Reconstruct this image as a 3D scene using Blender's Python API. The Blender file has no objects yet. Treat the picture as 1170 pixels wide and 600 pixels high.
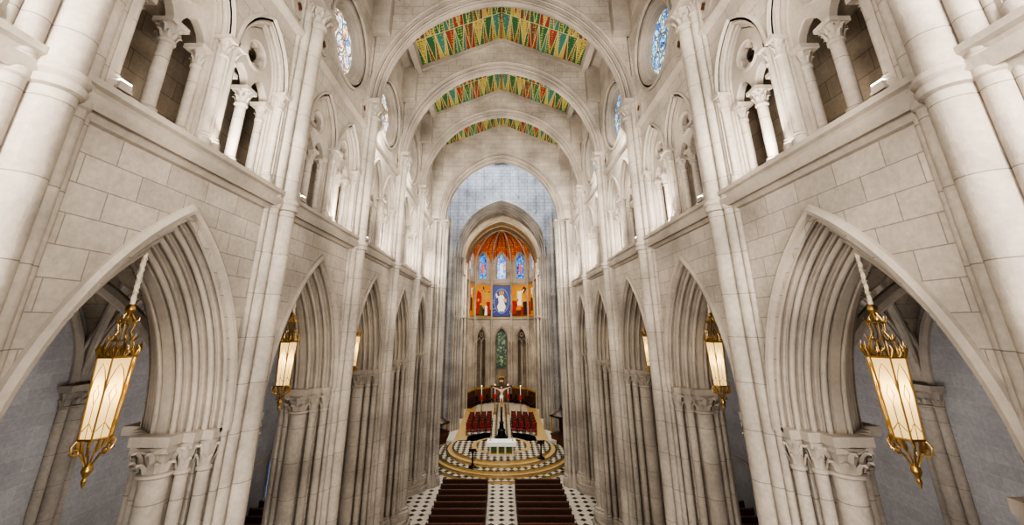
import bpy, bmesh, math, random
from math import sin, cos, pi, sqrt, atan2, radians, acos
from mathutils import Vector, Matrix
random.seed(7)
Z0 = 11.3            # camera height above nave floor
P0, L = 4.45, 5.76   # first pier, bay length
PIERS = [P0 + L*i for i in range(-1, 6)]
W = 6.0
T = 1.7
FL = -11.3
col = bpy.context.scene.collection
try: bpy.context.scene.view_settings.look = 'AgX - High Contrast'
except Exception: pass

# ------------------------------------------------------------ materials
def newmat(name):
    m = bpy.data.materials.new(name); m.use_nodes = True
    nt = m.node_tree
    b = nt.nodes["Principled BSDF"]
    return m, nt, b
def N(nt, typ, **kw):
    n = nt.nodes.new(typ)
    for k, v in kw.items(): setattr(n, k, v)
    return n
def math_(nt, op, a, b=None, c=None):
    n = N(nt, 'ShaderNodeMath', operation=op)
    for i, x in enumerate((a, b, c)):
        if x is None: continue
        if isinstance(x, (int, float)): n.inputs[i].default_value = x
        else: nt.links.new(x, n.inputs[i])
    return n.outputs[0]
def mixc(nt, fac, a, b, blend='MIX'):
    n = N(nt, 'ShaderNodeMix', data_type='RGBA', blend_type=blend)
    for idx, x in ((0, fac), (6, a), (7, b)):
        if isinstance(x, (int, float)): n.inputs[idx].default_value = x
        elif isinstance(x, tuple): n.inputs[idx].default_value = (*x, 1) if len(x) == 3 else x
        else: nt.links.new(x, n.inputs[idx])
    return n.outputs[2]

def stone(name, c1, c2, mortar, bw=.95, rh=.44, rough=.85, brick=True, ms=.010, stain=.42):
    m, nt, b = newmat(name)
    geo = N(nt, 'ShaderNodeNewGeometry')
    noise = N(nt, 'ShaderNodeTexNoise'); noise.inputs['Scale'].default_value = .55; noise.inputs['Detail'].default_value = 6
    nt.links.new(geo.outputs['Position'], noise.inputs['Vector'])
    n2 = N(nt, 'ShaderNodeTexNoise'); n2.inputs['Scale'].default_value = 9; n2.inputs['Detail'].default_value = 6; n2.inputs['Roughness'].default_value = .65
    nt.links.new(geo.outputs['Position'], n2.inputs['Vector'])
    if brick:
        sp = N(nt, 'ShaderNodeSeparateXYZ'); nt.links.new(geo.outputs['Position'], sp.inputs[0])
        sn = N(nt, 'ShaderNodeSeparateXYZ'); nt.links.new(geo.outputs['True Normal'], sn.inputs[0])
        nx = math_(nt, 'GREATER_THAN', math_(nt, 'ABSOLUTE', sn.outputs[0]), .62)
        nz = math_(nt, 'GREATER_THAN', math_(nt, 'ABSOLUTE', sn.outputs[2]), .75)
        inv = math_(nt, 'SUBTRACT', 1.0, nx)
        u = math_(nt, 'ADD', math_(nt, 'MULTIPLY', sp.outputs[1], nx), math_(nt, 'MULTIPLY', sp.outputs[0], inv))
        inz = math_(nt, 'SUBTRACT', 1.0, nz)
        v = math_(nt, 'ADD', math_(nt, 'MULTIPLY', sp.outputs[1], nz), math_(nt, 'MULTIPLY', sp.outputs[2], inz))
        cb = N(nt, 'ShaderNodeCombineXYZ'); nt.links.new(u, cb.inputs[0]); nt.links.new(v, cb.inputs[1])
        br = N(nt, 'ShaderNodeTexBrick')
        nt.links.new(cb.outputs[0], br.inputs['Vector'])
        br.inputs['Color1'].default_value = (*c1, 1); br.inputs['Color2'].default_value = (*c2, 1)
        br.inputs['Mortar'].default_value = (*mortar, 1)
        br.inputs['Scale'].default_value = 1; br.inputs['Mortar Size'].default_value = ms
        br.inputs['Mortar Smooth'].default_value = .3
        br.inputs['Brick Width'].default_value = bw; br.inputs['Row Height'].default_value = rh
        c = br.outputs['Color']
    else:
        c = mixc(nt, n2.outputs['Fac'], c1, c2)
    r = N(nt, 'ShaderNodeMapRange'); nt.links.new(noise.outputs['Fac'], r.inputs['Value'])
    r.inputs['From Min'].default_value = .3; r.inputs['From Max'].default_value = .7
    r.inputs['To Min'].default_value = 1-stain; r.inputs['To Max'].default_value = 1+stain*.25
    r2 = N(nt, 'ShaderNodeMapRange'); nt.links.new(n2.outputs['Fac'], r2.inputs['Value'])
    r2.inputs['To Min'].default_value = .66; r2.inputs['To Max'].default_value = 1.30
    f = math_(nt, 'MULTIPLY', r.outputs[0], r2.outputs[0])
    vm = N(nt, 'ShaderNodeVectorMath', operation='SCALE')
    nt.links.new(c, vm.inputs[0]); nt.links.new(f, vm.inputs['Scale'])
    nt.links.new(vm.outputs[0], b.inputs['Base Color'])
    b.inputs['Roughness'].default_value = rough
    bp = N(nt, 'ShaderNodeBump'); bp.inputs['Strength'].default_value = .45; bp.inputs['Distance'].default_value = .03
    nt.links.new(n2.outputs['Fac'], bp.inputs['Height']); nt.links.new(bp.outputs[0], b.inputs['Normal'])
    return m
def plain(name, c, rough=.6, metal=0., emit=None, es=0., noise=0.):
    m, nt, b = newmat(name)
    b.inputs['Base Color'].default_value = (*c, 1); b.inputs['Roughness'].default_value = rough
    b.inputs['Metallic'].default_value = metal
    if noise:
        n = N(nt, 'ShaderNodeTexNoise'); n.inputs['Scale'].default_value = 6; n.inputs['Detail'].default_value = 5
        g = N(nt, 'ShaderNodeNewGeometry'); nt.links.new(g.outputs['Position'], n.inputs['Vector'])
        o = mixc(nt, n.outputs['Fac'], tuple(x*(1-noise) for x in c), tuple(min(1, x*(1+noise)) for x in c))
        nt.links.new(o, b.inputs['Base Color'])
    if emit:
        b.inputs['Emission Color'].default_value = (*emit, 1); b.inputs['Emission Strength'].default_value = es
    return m

STW = stone('stone_wall', (.485, .42, .35), (.415, .358, .297), (.245, .205, .165))
STS = stone('stone_carved', (.475, .41, .34), (.365, .312, .256), (.3, .25, .2), brick=False)
STSH = stone('stone_shaft', (.445, .385, .32), (.395, .34, .283), (.22, .185, .15), bw=400, rh=1.0, ms=.009)
STG = stone('stone_grey', (.375, .358, .355), (.33, .313, .31), (.43, .41, .40), bw=1.1, rh=.42, stain=.15, ms=.007)
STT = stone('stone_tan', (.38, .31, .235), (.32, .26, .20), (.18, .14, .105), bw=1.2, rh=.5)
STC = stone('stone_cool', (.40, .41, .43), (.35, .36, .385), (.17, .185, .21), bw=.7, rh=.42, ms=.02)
GOLD = plain('gilded_metal', (.46, .30, .115), .38, 1.0)
DGOLD = plain('gilt_paint', (.50, .27, .05), .5, .3, noise=.3)
IRON = plain('black_metal', (.012, .012, .012), .4, .6)
WOOD = plain('dark_wood', (.050, .024, .015), .42, noise=.4)
WOOD2 = plain('red_wood', (.115, .048, .027), .4, noise=.4)
CREAM = plain('cream_rod', (.62, .54, .41), .5)
WHITE = plain('white_cloth', (.82, .81, .77), .7)
SKIN = plain('ivory_skin', (.66, .42, .24), .5)
RED = plain('red_paint', (.42, .025, .012), .5, noise=.3)
BLUE = plain('blue_paint', (.006, .016, .20), .5, noise=.3)
SKYB = plain('light_blue_paint', (.10, .25, .55), .5)
ORANGE = plain('orange_paint', (.62, .26, .04), .5, noise=.45)
BROWN = plain('brown_paint', (.10, .035, .015), .6, noise=.4)
VELVET = plain('red_velvet', (.22, .018, .014), .8, noise=.3)

def painted(name, base, dot, scale=5.):
    m, nt, b = newmat(name)
    g = N(nt, 'ShaderNodeNewGeometry')
    v = N(nt, 'ShaderNodeTexVoronoi'); v.inputs['Scale'].default_value = scale; v.inputs['Randomness'].default_value = .25
    nt.links.new(g.outputs['Position'], v.inputs['Vector'])
    f = math_(nt, 'LESS_THAN', v.outputs['Distance'], .33)
    o = mixc(nt, f, base, dot)
    nt.links.new(o, b.inputs['Base Color']); b.inputs['Roughness'].default_value = .6
    return m
C_GREEN = painted('ceiling_green', (.018, .095, .035), (.30, .32, .05))
C_TEAL = painted('ceiling_teal', (.04, .15, .12), (.35, .33, .08))
C_RED = painted('ceiling_red', (.23, .028, .016), (.42, .25, .05))
C_GOLD = painted('ceiling_gold', (.40, .30, .07), (.05, .085, .02), 6)
C_EDGE = plain('ceiling_edge', (.46, .40, .18), .6)
C_BROWN = painted('ceiling_brown', (.12, .04, .02), (.38, .32, .09), 7)
APV = painted('apse_vault_orange', (.46, .085, .018), (.60, .30, .05), 3.0)
APV2 = painted('apse_vault_green', (.20, .15, .06), (.36, .17, .06), 3.5)

def glass(name, cols, scale, strength):
    m, nt, b = newmat(name)
    g = N(nt, 'ShaderNodeNewGeometry')
    v = N(nt, 'ShaderNodeTexVoronoi'); v.inputs['Scale'].default_value = scale
    nt.links.new(g.outputs['Position'], v.inputs['Vector'])
    e = N(nt, 'ShaderNodeTexVoronoi', feature='DISTANCE_TO_EDGE'); e.inputs['Scale'].default_value = scale
    nt.links.new(g.outputs['Position'], e.inputs['Vector'])
    s = N(nt, 'ShaderNodeSeparateColor'); nt.links.new(v.outputs['Color'], s.inputs[0])
    r = N(nt, 'ShaderNodeValToRGB'); r.color_ramp.interpolation = 'CONSTANT'
    els = r.color_ramp.elements
    while len(els) < len(cols): els.new(.5)
    for i, c in enumerate(cols):
        els[i].position = i/len(cols); els[i].color = (*c, 1)
    nt.links.new(s.outputs[0], r.inputs[0])
    lead = math_(nt, 'GREATER_THAN', e.outputs['Distance'], .06)
    o = mixc(nt, lead, (.01, .01, .01), r.outputs[0])
    nt.links.new(o, b.inputs['Emission Color']); b.inputs['Emission Strength'].default_value = strength
    b.inputs['Base Color'].default_value = (.02, .02, .03, 1); b.inputs['Roughness'].default_value = .3
    return m
G_OCL = glass('stained_glass_pale', [(1, .98, .9), (.9, .95, 1), (.7, .12, .08), (1, .95, .8), (.95, .97, 1), (.15, .35, .8), (1, 1, .95), (.85, .65, .2), (.95, .97, 1), (.7, .88, 1)], 7, 1.9)
G_OCR = glass('stained_glass_blue', [(.2, .55, 1), (.03, .22, .7), (.7, .9, 1), (.08, .45, .85), (.8, .85, .5), (.03, .15, .55), (.4, .78, .95)], 7, 1.5)
G_APSE = glass('stained_glass_apse', [(.01, .15, .8), (.02, .4, .95), (.8, .15, .03), (.005, .06, .5), (.05, .5, .9), (.02, .3, .9)], 3.2, 1.6)
G_GREEN = glass('stained_glass_green', [(.01, .05, .02), (.10, .2, .03), (.01, .03, .02), (.3, .35, .12), (.02, .05, .03)], 4, .7)
G_BLUE = plain('blue_door_glass', (.01, .05, .2), .3, emit=(.1, .4, .95), es=1.0)

def floor_mat():
    m, nt, b = newmat('floor_tiles')
    g = N(nt, 'ShaderNodeNewGeometry'); s = N(nt, 'ShaderNodeSeparateXYZ'); nt.links.new(g.outputs['Position'], s.inputs[0])
    S = .62
    a = math_(nt, 'ABSOLUTE', math_(nt, 'SUBTRACT', math_(nt, 'FRACT', math_(nt, 'DIVIDE', s.outputs[0], S)), .5))
    c = math_(nt, 'ABSOLUTE', math_(nt, 'SUBTRACT', math_(nt, 'FRACT', math_(nt, 'DIVIDE', s.outputs[1], S)), .5))
    f = math_(nt, 'GREATER_THAN', math_(nt, 'ADD', a, c), .66)
    n = N(nt, 'ShaderNodeTexNoise'); n.inputs['Scale'].default_value = 3; nt.links.new(g.outputs['Position'], n.inputs['Vector'])
    w = mixc(nt, n.outputs['Fac'], (.44, .38, .29), (.60, .54, .45))
    o = mixc(nt, f, w, (.02, .018, .016))
    nt.links.new(o, b.inputs['Base Color']); b.inputs['Roughness'].default_value = .3
    return m
FLOOR = floor_mat()
def checker(name, c1, c2, sc):
    m, nt, b = newmat(name)
    g = N(nt, 'ShaderNodeNewGeometry')
    ck = N(nt, 'ShaderNodeTexChecker'); ck.inputs['Scale'].default_value = sc
    mp = N(nt, 'ShaderNodeMapping'); mp.inputs['Rotation'].default_value = (0, 0, pi/4); mp.inputs['Location'].default_value = (.01, .01, .37)
    nt.links.new(g.outputs['Position'], mp.inputs[0]); nt.links.new(mp.outputs[0], ck.inputs[0])
    ck.inputs['Color1'].default_value = (*c1, 1); ck.inputs['Color2'].default_value = (*c2, 1)
    nt.links.new(ck.outputs[0], b.inputs['Base Color']); b.inputs['Roughness'].default_value = .3
    return m
CHK = checker('marble_checker', (.58, .50, .36), (.03, .027, .022), 2.6)
YEL = plain('yellow_marble', (.50, .34, .14), .3, noise=.3)
PALE = plain('pale_marble', (.58, .52, .42), .3, noise=.12)
DARKM = plain('dark_marble', (.035, .03, .025), .3)

def lantern_glass():
    m, nt, b = newmat('lantern_glass')
    out = nt.nodes['Material Output']
    tr = N(nt, 'ShaderNodeBsdfTranslucent'); tr.inputs[0].default_value = (.88, .76, .48, 1)
    em = N(nt, 'ShaderNodeEmission'); em.inputs[0].default_value = (1, .78, .42, 1); em.inputs[1].default_value = .48
    ad = N(nt, 'ShaderNodeAddShader'); nt.links.new(tr.outputs[0], ad.inputs[0]); nt.links.new(em.outputs[0], ad.inputs[1])
    nt.links.new(ad.outputs[0], out.inputs[0]); nt.nodes.remove(b)
    return m
LGL = lantern_glass()

# ------------------------------------------------------------ mesh builder
class MB:
    def __init__(s): s.v = []; s.f = []; s.m = []; s.mats = []
    def mi(s, mat):
        if mat not in s.mats: s.mats.append(mat)
        return s.mats.index(mat)
    def add(s, vs, fs, mat):
        o = len(s.v); k = s.mi(mat)
        s.v.extend(tuple(v) for v in vs)
        for f in fs: s.f.append(tuple(i+o for i in f)); s.m.append(k)
    def quad(s, a, b, c, d, mat): s.add([a, b, c, d], [(0, 1, 2, 3)], mat)
    def box(s, x0, x1, y0, y1, z0, z1, mat):
        vs = [(x, y, z) for x in (x0, x1) for y in (y0, y1) for z in (z0, z1)]
        s.add(vs, [(0, 1, 3, 2), (4, 6, 7, 5), (0, 4, 5, 1), (2, 3, 7, 6), (0, 2, 6, 4), (1, 5, 7, 3)], mat)
    def grid(s, rows, mat, closed=False):
        n = len(rows[0]); vs = [p for r in rows for p in r]; fs = []
        for i in range(len(rows)-1):
            for j in range(n if closed else n-1):
                k = (j+1) % n
                fs.append((i*n+j, i*n+k, (i+1)*n+k, (i+1)*n+j))
        s.add(vs, fs, mat)
    def lathe(s, prof, cx, cy, mat, n=16, cap=True, a0=0.):
        rows = [[(cx+r*cos(a0+2*pi*k/n), cy+r*sin(a0+2*pi*k/n), z) for k in range(n)] for r, z in prof]
        s.grid(rows, mat, True)
        if cap:
            o = len(s.v)-n; s.f.append(tuple(range(o, o+n))); s.m.append(s.mi(mat))
            o = len(s.v)-n*len(prof); s.f.append(tuple(range(o+n-1, o-1, -1))); s.m.append(s.mi(mat))
    def tube(s, path, r, mat, n=8, closed=False):
        P = [Vector(p) for p in path]; rows = []; m = len(P)
        up = Vector((0, 0, 1))
        for i, p in enumerate(P):
            if closed: t = P[(i+1) % m]-P[i-1]
            else: t = P[min(i+1, m-1)]-P[max(i-1, 0)]
            if t.length < 1e-9: t = Vector((0, 0, 1))
            t.normalize()
            ref = up if abs(t.z) < .95 else Vector((0, 1, 0))
            a = t.cross(ref).normalized(); b = t.cross(a).normalized()
            if i and rows:
                if a.dot(pa) < 0: a = -a; b = -b
            pa = a
            rr = r[i] if isinstance(r, (list, tuple)) else r
            rows.append([tuple(p+(a*cos(2*pi*k/n)+b*sin(2*pi*k/n))*rr) for k in range(n)])
        if closed: rows.append(rows[0])
        s.grid(rows, mat, True)
    def poly(s, pts, mat): s.add(pts, [tuple(range(len(pts)))], mat)
    def sphere(s, c, r, mat, n=10, sz=1.):
        s.lathe([(max(1e-4, r*sin(pi*k/n)), c[2]-r*sz*cos(pi*k/n)) for k in range(n+1)], c[0], c[1], mat, n=n+2, cap=False)
    def merge(s, o, fn):
        off = len(s.v); s.v.extend(fn(v) for v in o.v)
        mp = [s.mi(m) for m in o.mats]
        for f, m in zip(o.f, o.m): s.f.append(tuple(i+off for i in f)); s.m.append(mp[m])
    def build(s, name, loc=(0, 0, 0), world=True, parent=None, ang=35):
        me = bpy.data.meshes.new(name)
        dz = Z0 if world else 0
        me.from_pydata([(v[0], v[1], v[2]+dz) for v in s.v], [], s.f)
        for m in s.mats: me.materials.append(m)
        me.polygons.foreach_set('material_index', s.m)
        me.polygons.foreach_set('use_smooth', [True]*len(me.polygons))
        me.update()
        try: me.set_sharp_from_angle(angle=radians(ang))
        except Exception: pass
        ob = bpy.data.objects.new(name, me); ob.location = loc
        col.objects.link(ob)
        if parent: ob.parent = parent
        return ob
def inst(ob, name, loc, rz=0.):
    o = bpy.data.objects.new(name, ob.data); o.location = loc; o.rotation_euler = (0, 0, rz); col.objects.link(o); return o

# ------------------------------------------------------------ arches
def arch(o, hw, rise, zs, zb=None, n=18):
    R = (rise*rise+hw*hw)/(2*hw); c = R-hw; r = R+o
    th = acos(max(-1, min(1, c/r)))
    left = [(c-r*cos(th*k/n), zs+r*sin(th*k/n)) for k in range(n+1)]
    left[-1] = (0., left[-1][1])
    pts = left+[(-u, z) for u, z in left[-2::-1]]
    if zb is not None: pts = [(pts[0][0], zb)]+pts+[(pts[-1][0], zb)]
    return pts
def rollprof(k, s, d, r, T, hood=True):
    """cross-section (o,w) of a stepped, moulded archivolt, k orders each side, thickness T"""
    p = []
    if hood: p += [(.26, 0), (.25, -.07), (.17, -.12), (.10, -.10), (.09, 0)]
    o = 0.; w = 0.
    for i in range(k):
        p += [(o+2.5*r, w), (o+2.45*r, w+1.7*r), (o+1.75*r, w+1.8*r)]
        for a in (0, -40, -80, -120, -160, -200, -250):
            p.append((o+r+r*cos(radians(a)), w+r+r*sin(radians(a))))
        p += [(o+1.6*r, w+2.2*r), (o+1.5*r, w+2.7*r), (o, w+2.8*r), (o, w+d)]
        w += d; o -= s
    return p+[(o, T-w) for o, w in reversed(p)]
def sweep_arch(mb, prof, hw, rise, zs, zb, mapf, mat, n=18):
    rows = []
    for o, w in prof:
        rows.append([mapf(u, z, w) for u, z in arch(o, hw, rise, zs, zb, n)])
    mb.grid(rows, mat)
def face_over(mb, hw, rise, zs, zb, ztop, u0, u1, w, mapf, mat, n=18, topf=None):
    tf = topf if topf else (lambda u: ztop)
    pts = arch(0, hw, rise, zs, None, n)
    for (ua, za), (ub, zb_) in zip(pts[:-1], pts[1:]):
        mb.quad(mapf(ua, za, w), mapf(ub, zb_, w), mapf(ub, tf(ub), w), mapf(ua, tf(ua), w), mat)
    if zb is not None:
        if -hw-u0 > 1e-4: mb.quad(mapf(u0, zb, w), mapf(-hw, zb, w), mapf(-hw, tf(-hw), w), mapf(u0, tf(u0), w), mat)
        if u1-hw > 1e-4: mb.quad(mapf(hw, zb, w), mapf(u1, zb, w), mapf(u1, tf(u1), w), mapf(hw, tf(hw), w), mat)
def circ_sweep(mb, prof, R, zc, mapf, mat, n=40):
    mb.grid([[mapf((R+o)*cos(2*pi*k/n), zc+(R+o)*sin(2*pi*k/n), w) for k in range(n)] for o, w in prof], mat, True)

def capital(mb, x, y, z0, r, mat, h=.5, leaves=8, n=14):
    mb.lathe([(r, z0-.08), (r*1.25, z0-.05), (r*1.25, z0), (r*1.02, z0+.02), (r*1.05, z0+h*.45), (r*1.3, z0+h*.8), (r*1.65, z0+h)], x, y, mat, n=n, cap=False)
    for row, (zz, rr, hh) in enumerate(((z0+.03, r*1.06, h*.45), (z0+h*.42, r*1.12, h*.48))):
        for k in range(leaves):
            a = 2*pi*(k+.5*row)/leaves; w = pi/leaves*.75
            def pt(rad, ang, z): return (x+rad*cos(ang), y+rad*sin(ang), z)
            rows = [[pt(rr, a-w, zz), pt(rr*1.08, a, zz), pt(rr, a+w, zz)],
                    [pt(rr*1.12, a-w, zz+hh*.5), pt(rr*1.25, a, zz+hh*.5), pt(rr*1.12, a+w, zz+hh*.5)],
                    [pt(rr*1.35, a-w*.6, zz+hh*.9), pt(rr*1.62, a, zz+hh*.95), pt(rr*1.35, a+w*.6, zz+hh*.9)],
                    [pt(rr*1.5, a-w*.2, zz+hh*.75), pt(rr*1.72, a, zz+hh*.7), pt(rr*1.5, a+w*.2, zz+hh*.75)]]
            mb.grid(rows, mat)
def shaft(mb, x, y, z0, z1, r, mat, n=16, rings=()):
    pr = [(r, z0)]
    for zr in rings:
        pr += [(r, zr-.16), (r*1.22, zr-.13), (r*1.30, zr-.05), (r*1.15, zr), (r*1.34, zr+.06), (r*1.22, zr+.15), (r, zr+.18)]
    pr.append((r, z1))
    mb.lathe(pr, x, y, mat, n=n, cap=False)
def base(mb, x, y, z0, r, mat, n=16, h=.5):
    mb.lathe([(r*1.75, z0), (r*1.75, z0+h*.45), (r*1.6, z0+h*.5), (r*1.65, z0+h*.6), (r*1.25, z0+h*.75), (r*1.35, z0+h*.88), (r, z0+h)], x, y, mat, n=n, cap=False)

# ------------------------------------------------------------ tracery plate (shared)
def tracery(hw, rise, zs, sub, subhw, subrise):
    cu = bpy.data.curves.new('t', 'CURVE'); cu.dimensions = '2D'; cu.fill_mode = 'BOTH'; cu.extrude = .08; cu.bevel_depth = .02; cu.bevel_resolution = 0
    out = arch(0, hw, rise, zs, None, 12)
    zl = zs-.45
    pts = [(-hw, zl)]+out+[(hw, zl)]
    for c in (sub, -sub):
        a = [(u+c, z) for u, z in arch(0, subhw, subrise, zl, None, 8)]
        pts += a[::-1]
    def spl(p):
        s = cu.splines.new('POLY'); s.points.add(len(p)-1); s.use_cyclic_u = True
        for i, (u, z) in enumerate(p): s.points[i].co = (u, z, 0, 1)
    spl(pts)
    zc = zs+rise*.42
    q = []
    for k in range(4):
        a0 = pi/2*k+pi/4
        cx, cz = .16*cos(a0), zc+.16*sin(a0)
        for j in range(-5, 6):
            a = a0+j*pi/9
            q.append((cx+.17*cos(a), cz+.17*sin(a)))
    spl(q)
    ob = bpy.data.objects.new('t', cu); col.objects.link(ob)
    dg = bpy.context.evaluated_depsgraph_get(); dg.update()
    me = ob.evaluated_get(dg).to_mesh()
    vs = [tuple(v.co) for v in me.vertices]; fs = [tuple(p.vertices) for p in me.polygons]
    ob.evaluated_get(dg).to_mesh_clear(); bpy.data.objects.remove(ob); bpy.data.curves.remove(cu)
    return vs, fs, zc
UH, URISE, UZS, USILL = .97, 1.6, 5.95, 3.42
IH = UH-.16; IR = 1.36
TV, TF, TZC = tracery(IH, IR, UZS, .40, .345, .5)

# ------------------------------------------------------------ nave side walls
AH, ARISE, AZS = 2.15, 4.1, -2.2
APROF = rollprof(4, .175, .20, .055, T)
UPROF = [(.16, 0), (.15, -.06), (.08, -.08), (.05, 0), (0, 0), (-.01, .04), (-.04, .02), (-.08, .04), (-.09, .09), (-.05, .13), (-.1, .15), (-.1, .2), (-.14, .2), (-.16, .24), (-.16, .5)]
CPROF = [(.28, 0), (.27, -.07), (.18, -.1), (.12, 0), (.05, 0), (.02, .04), (-.04, .03), (-.1, .06), (-.12, .13), (-.16, .16), (-.2, .16), (-.26, .22), (-.27, .3), (-.3, .32), (-.3, .5)]
OZ, OR = 10.7, 1.6
for side, s in (('left', -1), ('right', 1)):
    mb = MB()
    for bi in range(len(PIERS)-1):
        yc = (PIERS[bi]+PIERS[bi+1])/2
        H2 = L/2
        mf = lambda u, z, w: (s*(W+w), yc+u, z)
        sweep_arch(mb, APROF, AH, ARISE, AZS, None, mf, STS, 20)
        for w in (0, T):
            face_over(mb, AH, ARISE, AZS, AZS, 3.0, -H2, H2, w, mf, STW, 20)
        y = H2
        mb.quad(mf(-y, 3.0, 0), mf(y, 3.0, 0), mf(y, USILL, 0), mf(-y, USILL, 0), STW)
        uc = 1.12
        for c in (-uc, uc):
            mfu = lambda u, z, w, c=c: mf(u+c, z, w)
            u0, u1 = (-H2-c, -c) if c < 0 else (-c, H2-c)
            for w in (0, .5):
                face_over(mb, UH if w == 0 else IH, URISE if w == 0 else IR, UZS, USILL, 8.2, u0, u1, w, mfu, STW if w == 0 else STT, n=12)
            sweep_arch(mb, UPROF, UH, URISE, UZS, USILL, mfu, STS, n=12)
            mb.add([mfu(v[0], v[1], .34+v[2]) for v in TV], TF, STS)
            circ_sweep(mb, [(.06, .25), (0, .20), (-.05, .25)], .38, TZC, mfu, STS, 24)
            for cu_, r in ((0, .12), (-IH+.05, .09), (IH-.05, .09)):
                X, Y, _ = mfu(cu_, 0, .34)
                shaft(mb, X, Y, USILL, UZS-.85, r, STSH, 12)
                base(mb, X, Y, USILL, r, STS, 12, .28)
                capital(mb, X, Y, UZS-.85, r, STS, .33, 7, 12)
                mb.box(X-.2, X+.2, Y-.2, Y+.2, UZS-.53, UZS-.43, STS)
            for cu_ in (-UH-.02, UH+.02):
                X, Y, _ = mfu(cu_, 0, .03)
                shaft(mb, X, Y, USILL, UZS-.4, .09, STSH, 12)
                base(mb, X, Y, USILL, .09, STS, 12, .28)
                capital(mb, X, Y, UZS-.4, .09, STS, .33, 6, 12)
                mb.box(X-.2, X+.2, Y-.15, Y+.15, UZS-.07, UZS+.03, STS)
        mb.quad(mf(-y, USILL, 0), mf(y, USILL, 0), mf(y, USILL, T+.3), mf(-y, USILL, T+.3), STT)
        mb.quad(mf(-y, USILL, T+.3), mf(y, USILL, T+.3), mf(y, 8.2, T+.3), mf(-y, 8.2, T+.3), STT)
        mb.quad(mf(-y, 8.2, 0), mf(y, 8.2, 0), mf(y, 8.2, T+.3), mf(-y, 8.2, T+.3), STT)
        for z0, pr in ((3.0, [(.0, -.22), (.06, -.2), (.12, -.08), (.2, -.10), (.26, -.0), (.27, .10), (.16, .14), (.18, .22), (.24, .26), (.24, .36), (0, .42)]),
                       (8.2, [(0, -.14), (.06, -.1), (.13, -.02), (.15, .06), (.12, .1), (0, .13)])):
            mb.grid([[mf(-y, z0+dz, -w), mf(y, z0+dz, -w)] for w, dz in pr], STS)
        zb_, zt_ = 8.2, 13.2
        ang = sorted([2*pi*k/40 for k in range(40)]+[atan2(zz-OZ, uu) % (2*pi) for uu in (-H2, H2) for zz in (zb_, zt_)])
        ring = []
        for a in ang:
            ca, sa = cos(a), sin(a)
            t = min((H2/abs(ca)) if abs(ca) > 1e-6 else 1e9, ((zt_-OZ)/sa if sa > 1e-6 else (OZ-zb_)/-sa if sa < -1e-6 else 1e9))
            ring.append(((OR*ca, OZ+OR*sa), (t*ca, OZ+t*sa)))
        for i in range(len(ring)):
            (a, b), (c, d) = ring[i], ring[(i+1) % len(ring)]
            mb.quad(mf(*a, 0), mf(*c, 0), mf(*d, 0), mf(*b, 0), STW)
        circ_sweep(mb, CPROF, OR, OZ, mf, STS)
        mb.quad(mf(-y, 13.2, 0), mf(y, 13.2, 0), mf(y, 15.3, 0), mf(-y, 15.3, 0), STW)
        for u_, z_ in ((-2.05, 8.95), (2.05, 8.95)):
            mr = lambda u, z, w, u_=u_: mf(u+u_, z, w)
            circ_sweep(mb, [(.1, 0), (.08, -.05), (0, -.04), (-.02, -.02), (-.08, -.03), (-.14, -.005), (-.22, -.03), (-.29, -.04)], .3, z_, mr, STS, 20)
            for k in range(4):
                a = pi/2*k
                mb.poly([mr(.07*cos(a)+.065*cos(t), z_+.07*sin(a)+.065*sin(t), -.05) for t in [2*pi*j/10 for j in range(10)]], BROWN)
    mb.build('wall_'+side)

wn = 0
for s, G in ((-1, G_OCL), (1, G_OCR)):
    for bi in range(len(PIERS)-1):
        yc = (PIERS[bi]+PIERS[bi+1])/2; wn += 1
        mb = MB(); mf = lambda u, z, w: (s*(W+w), yc+u, z)
        mb.poly([mf(1.32*cos(2*pi*k/32), OZ+1.32*sin(2*pi*k/32), .46) for k in range(32)], G)
        def ringt(cu_, cz, r, t, n=20):
            mb.tube([mf(cu_+r*cos(2*pi*k/n), cz+r*sin(2*pi*k/n), .43) for k in range(n)], t, STS, 6, True)
        ringt(0, OZ, 1.3, .06, 32); ringt(0, OZ, .38, .03)
        for k in range(8):
            a = 2*pi*(k+.5)/8; ringt(.83*cos(a), OZ+.83*sin(a), .33, .022, 14)
        mb.build('window_%d' % wn)

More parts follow.
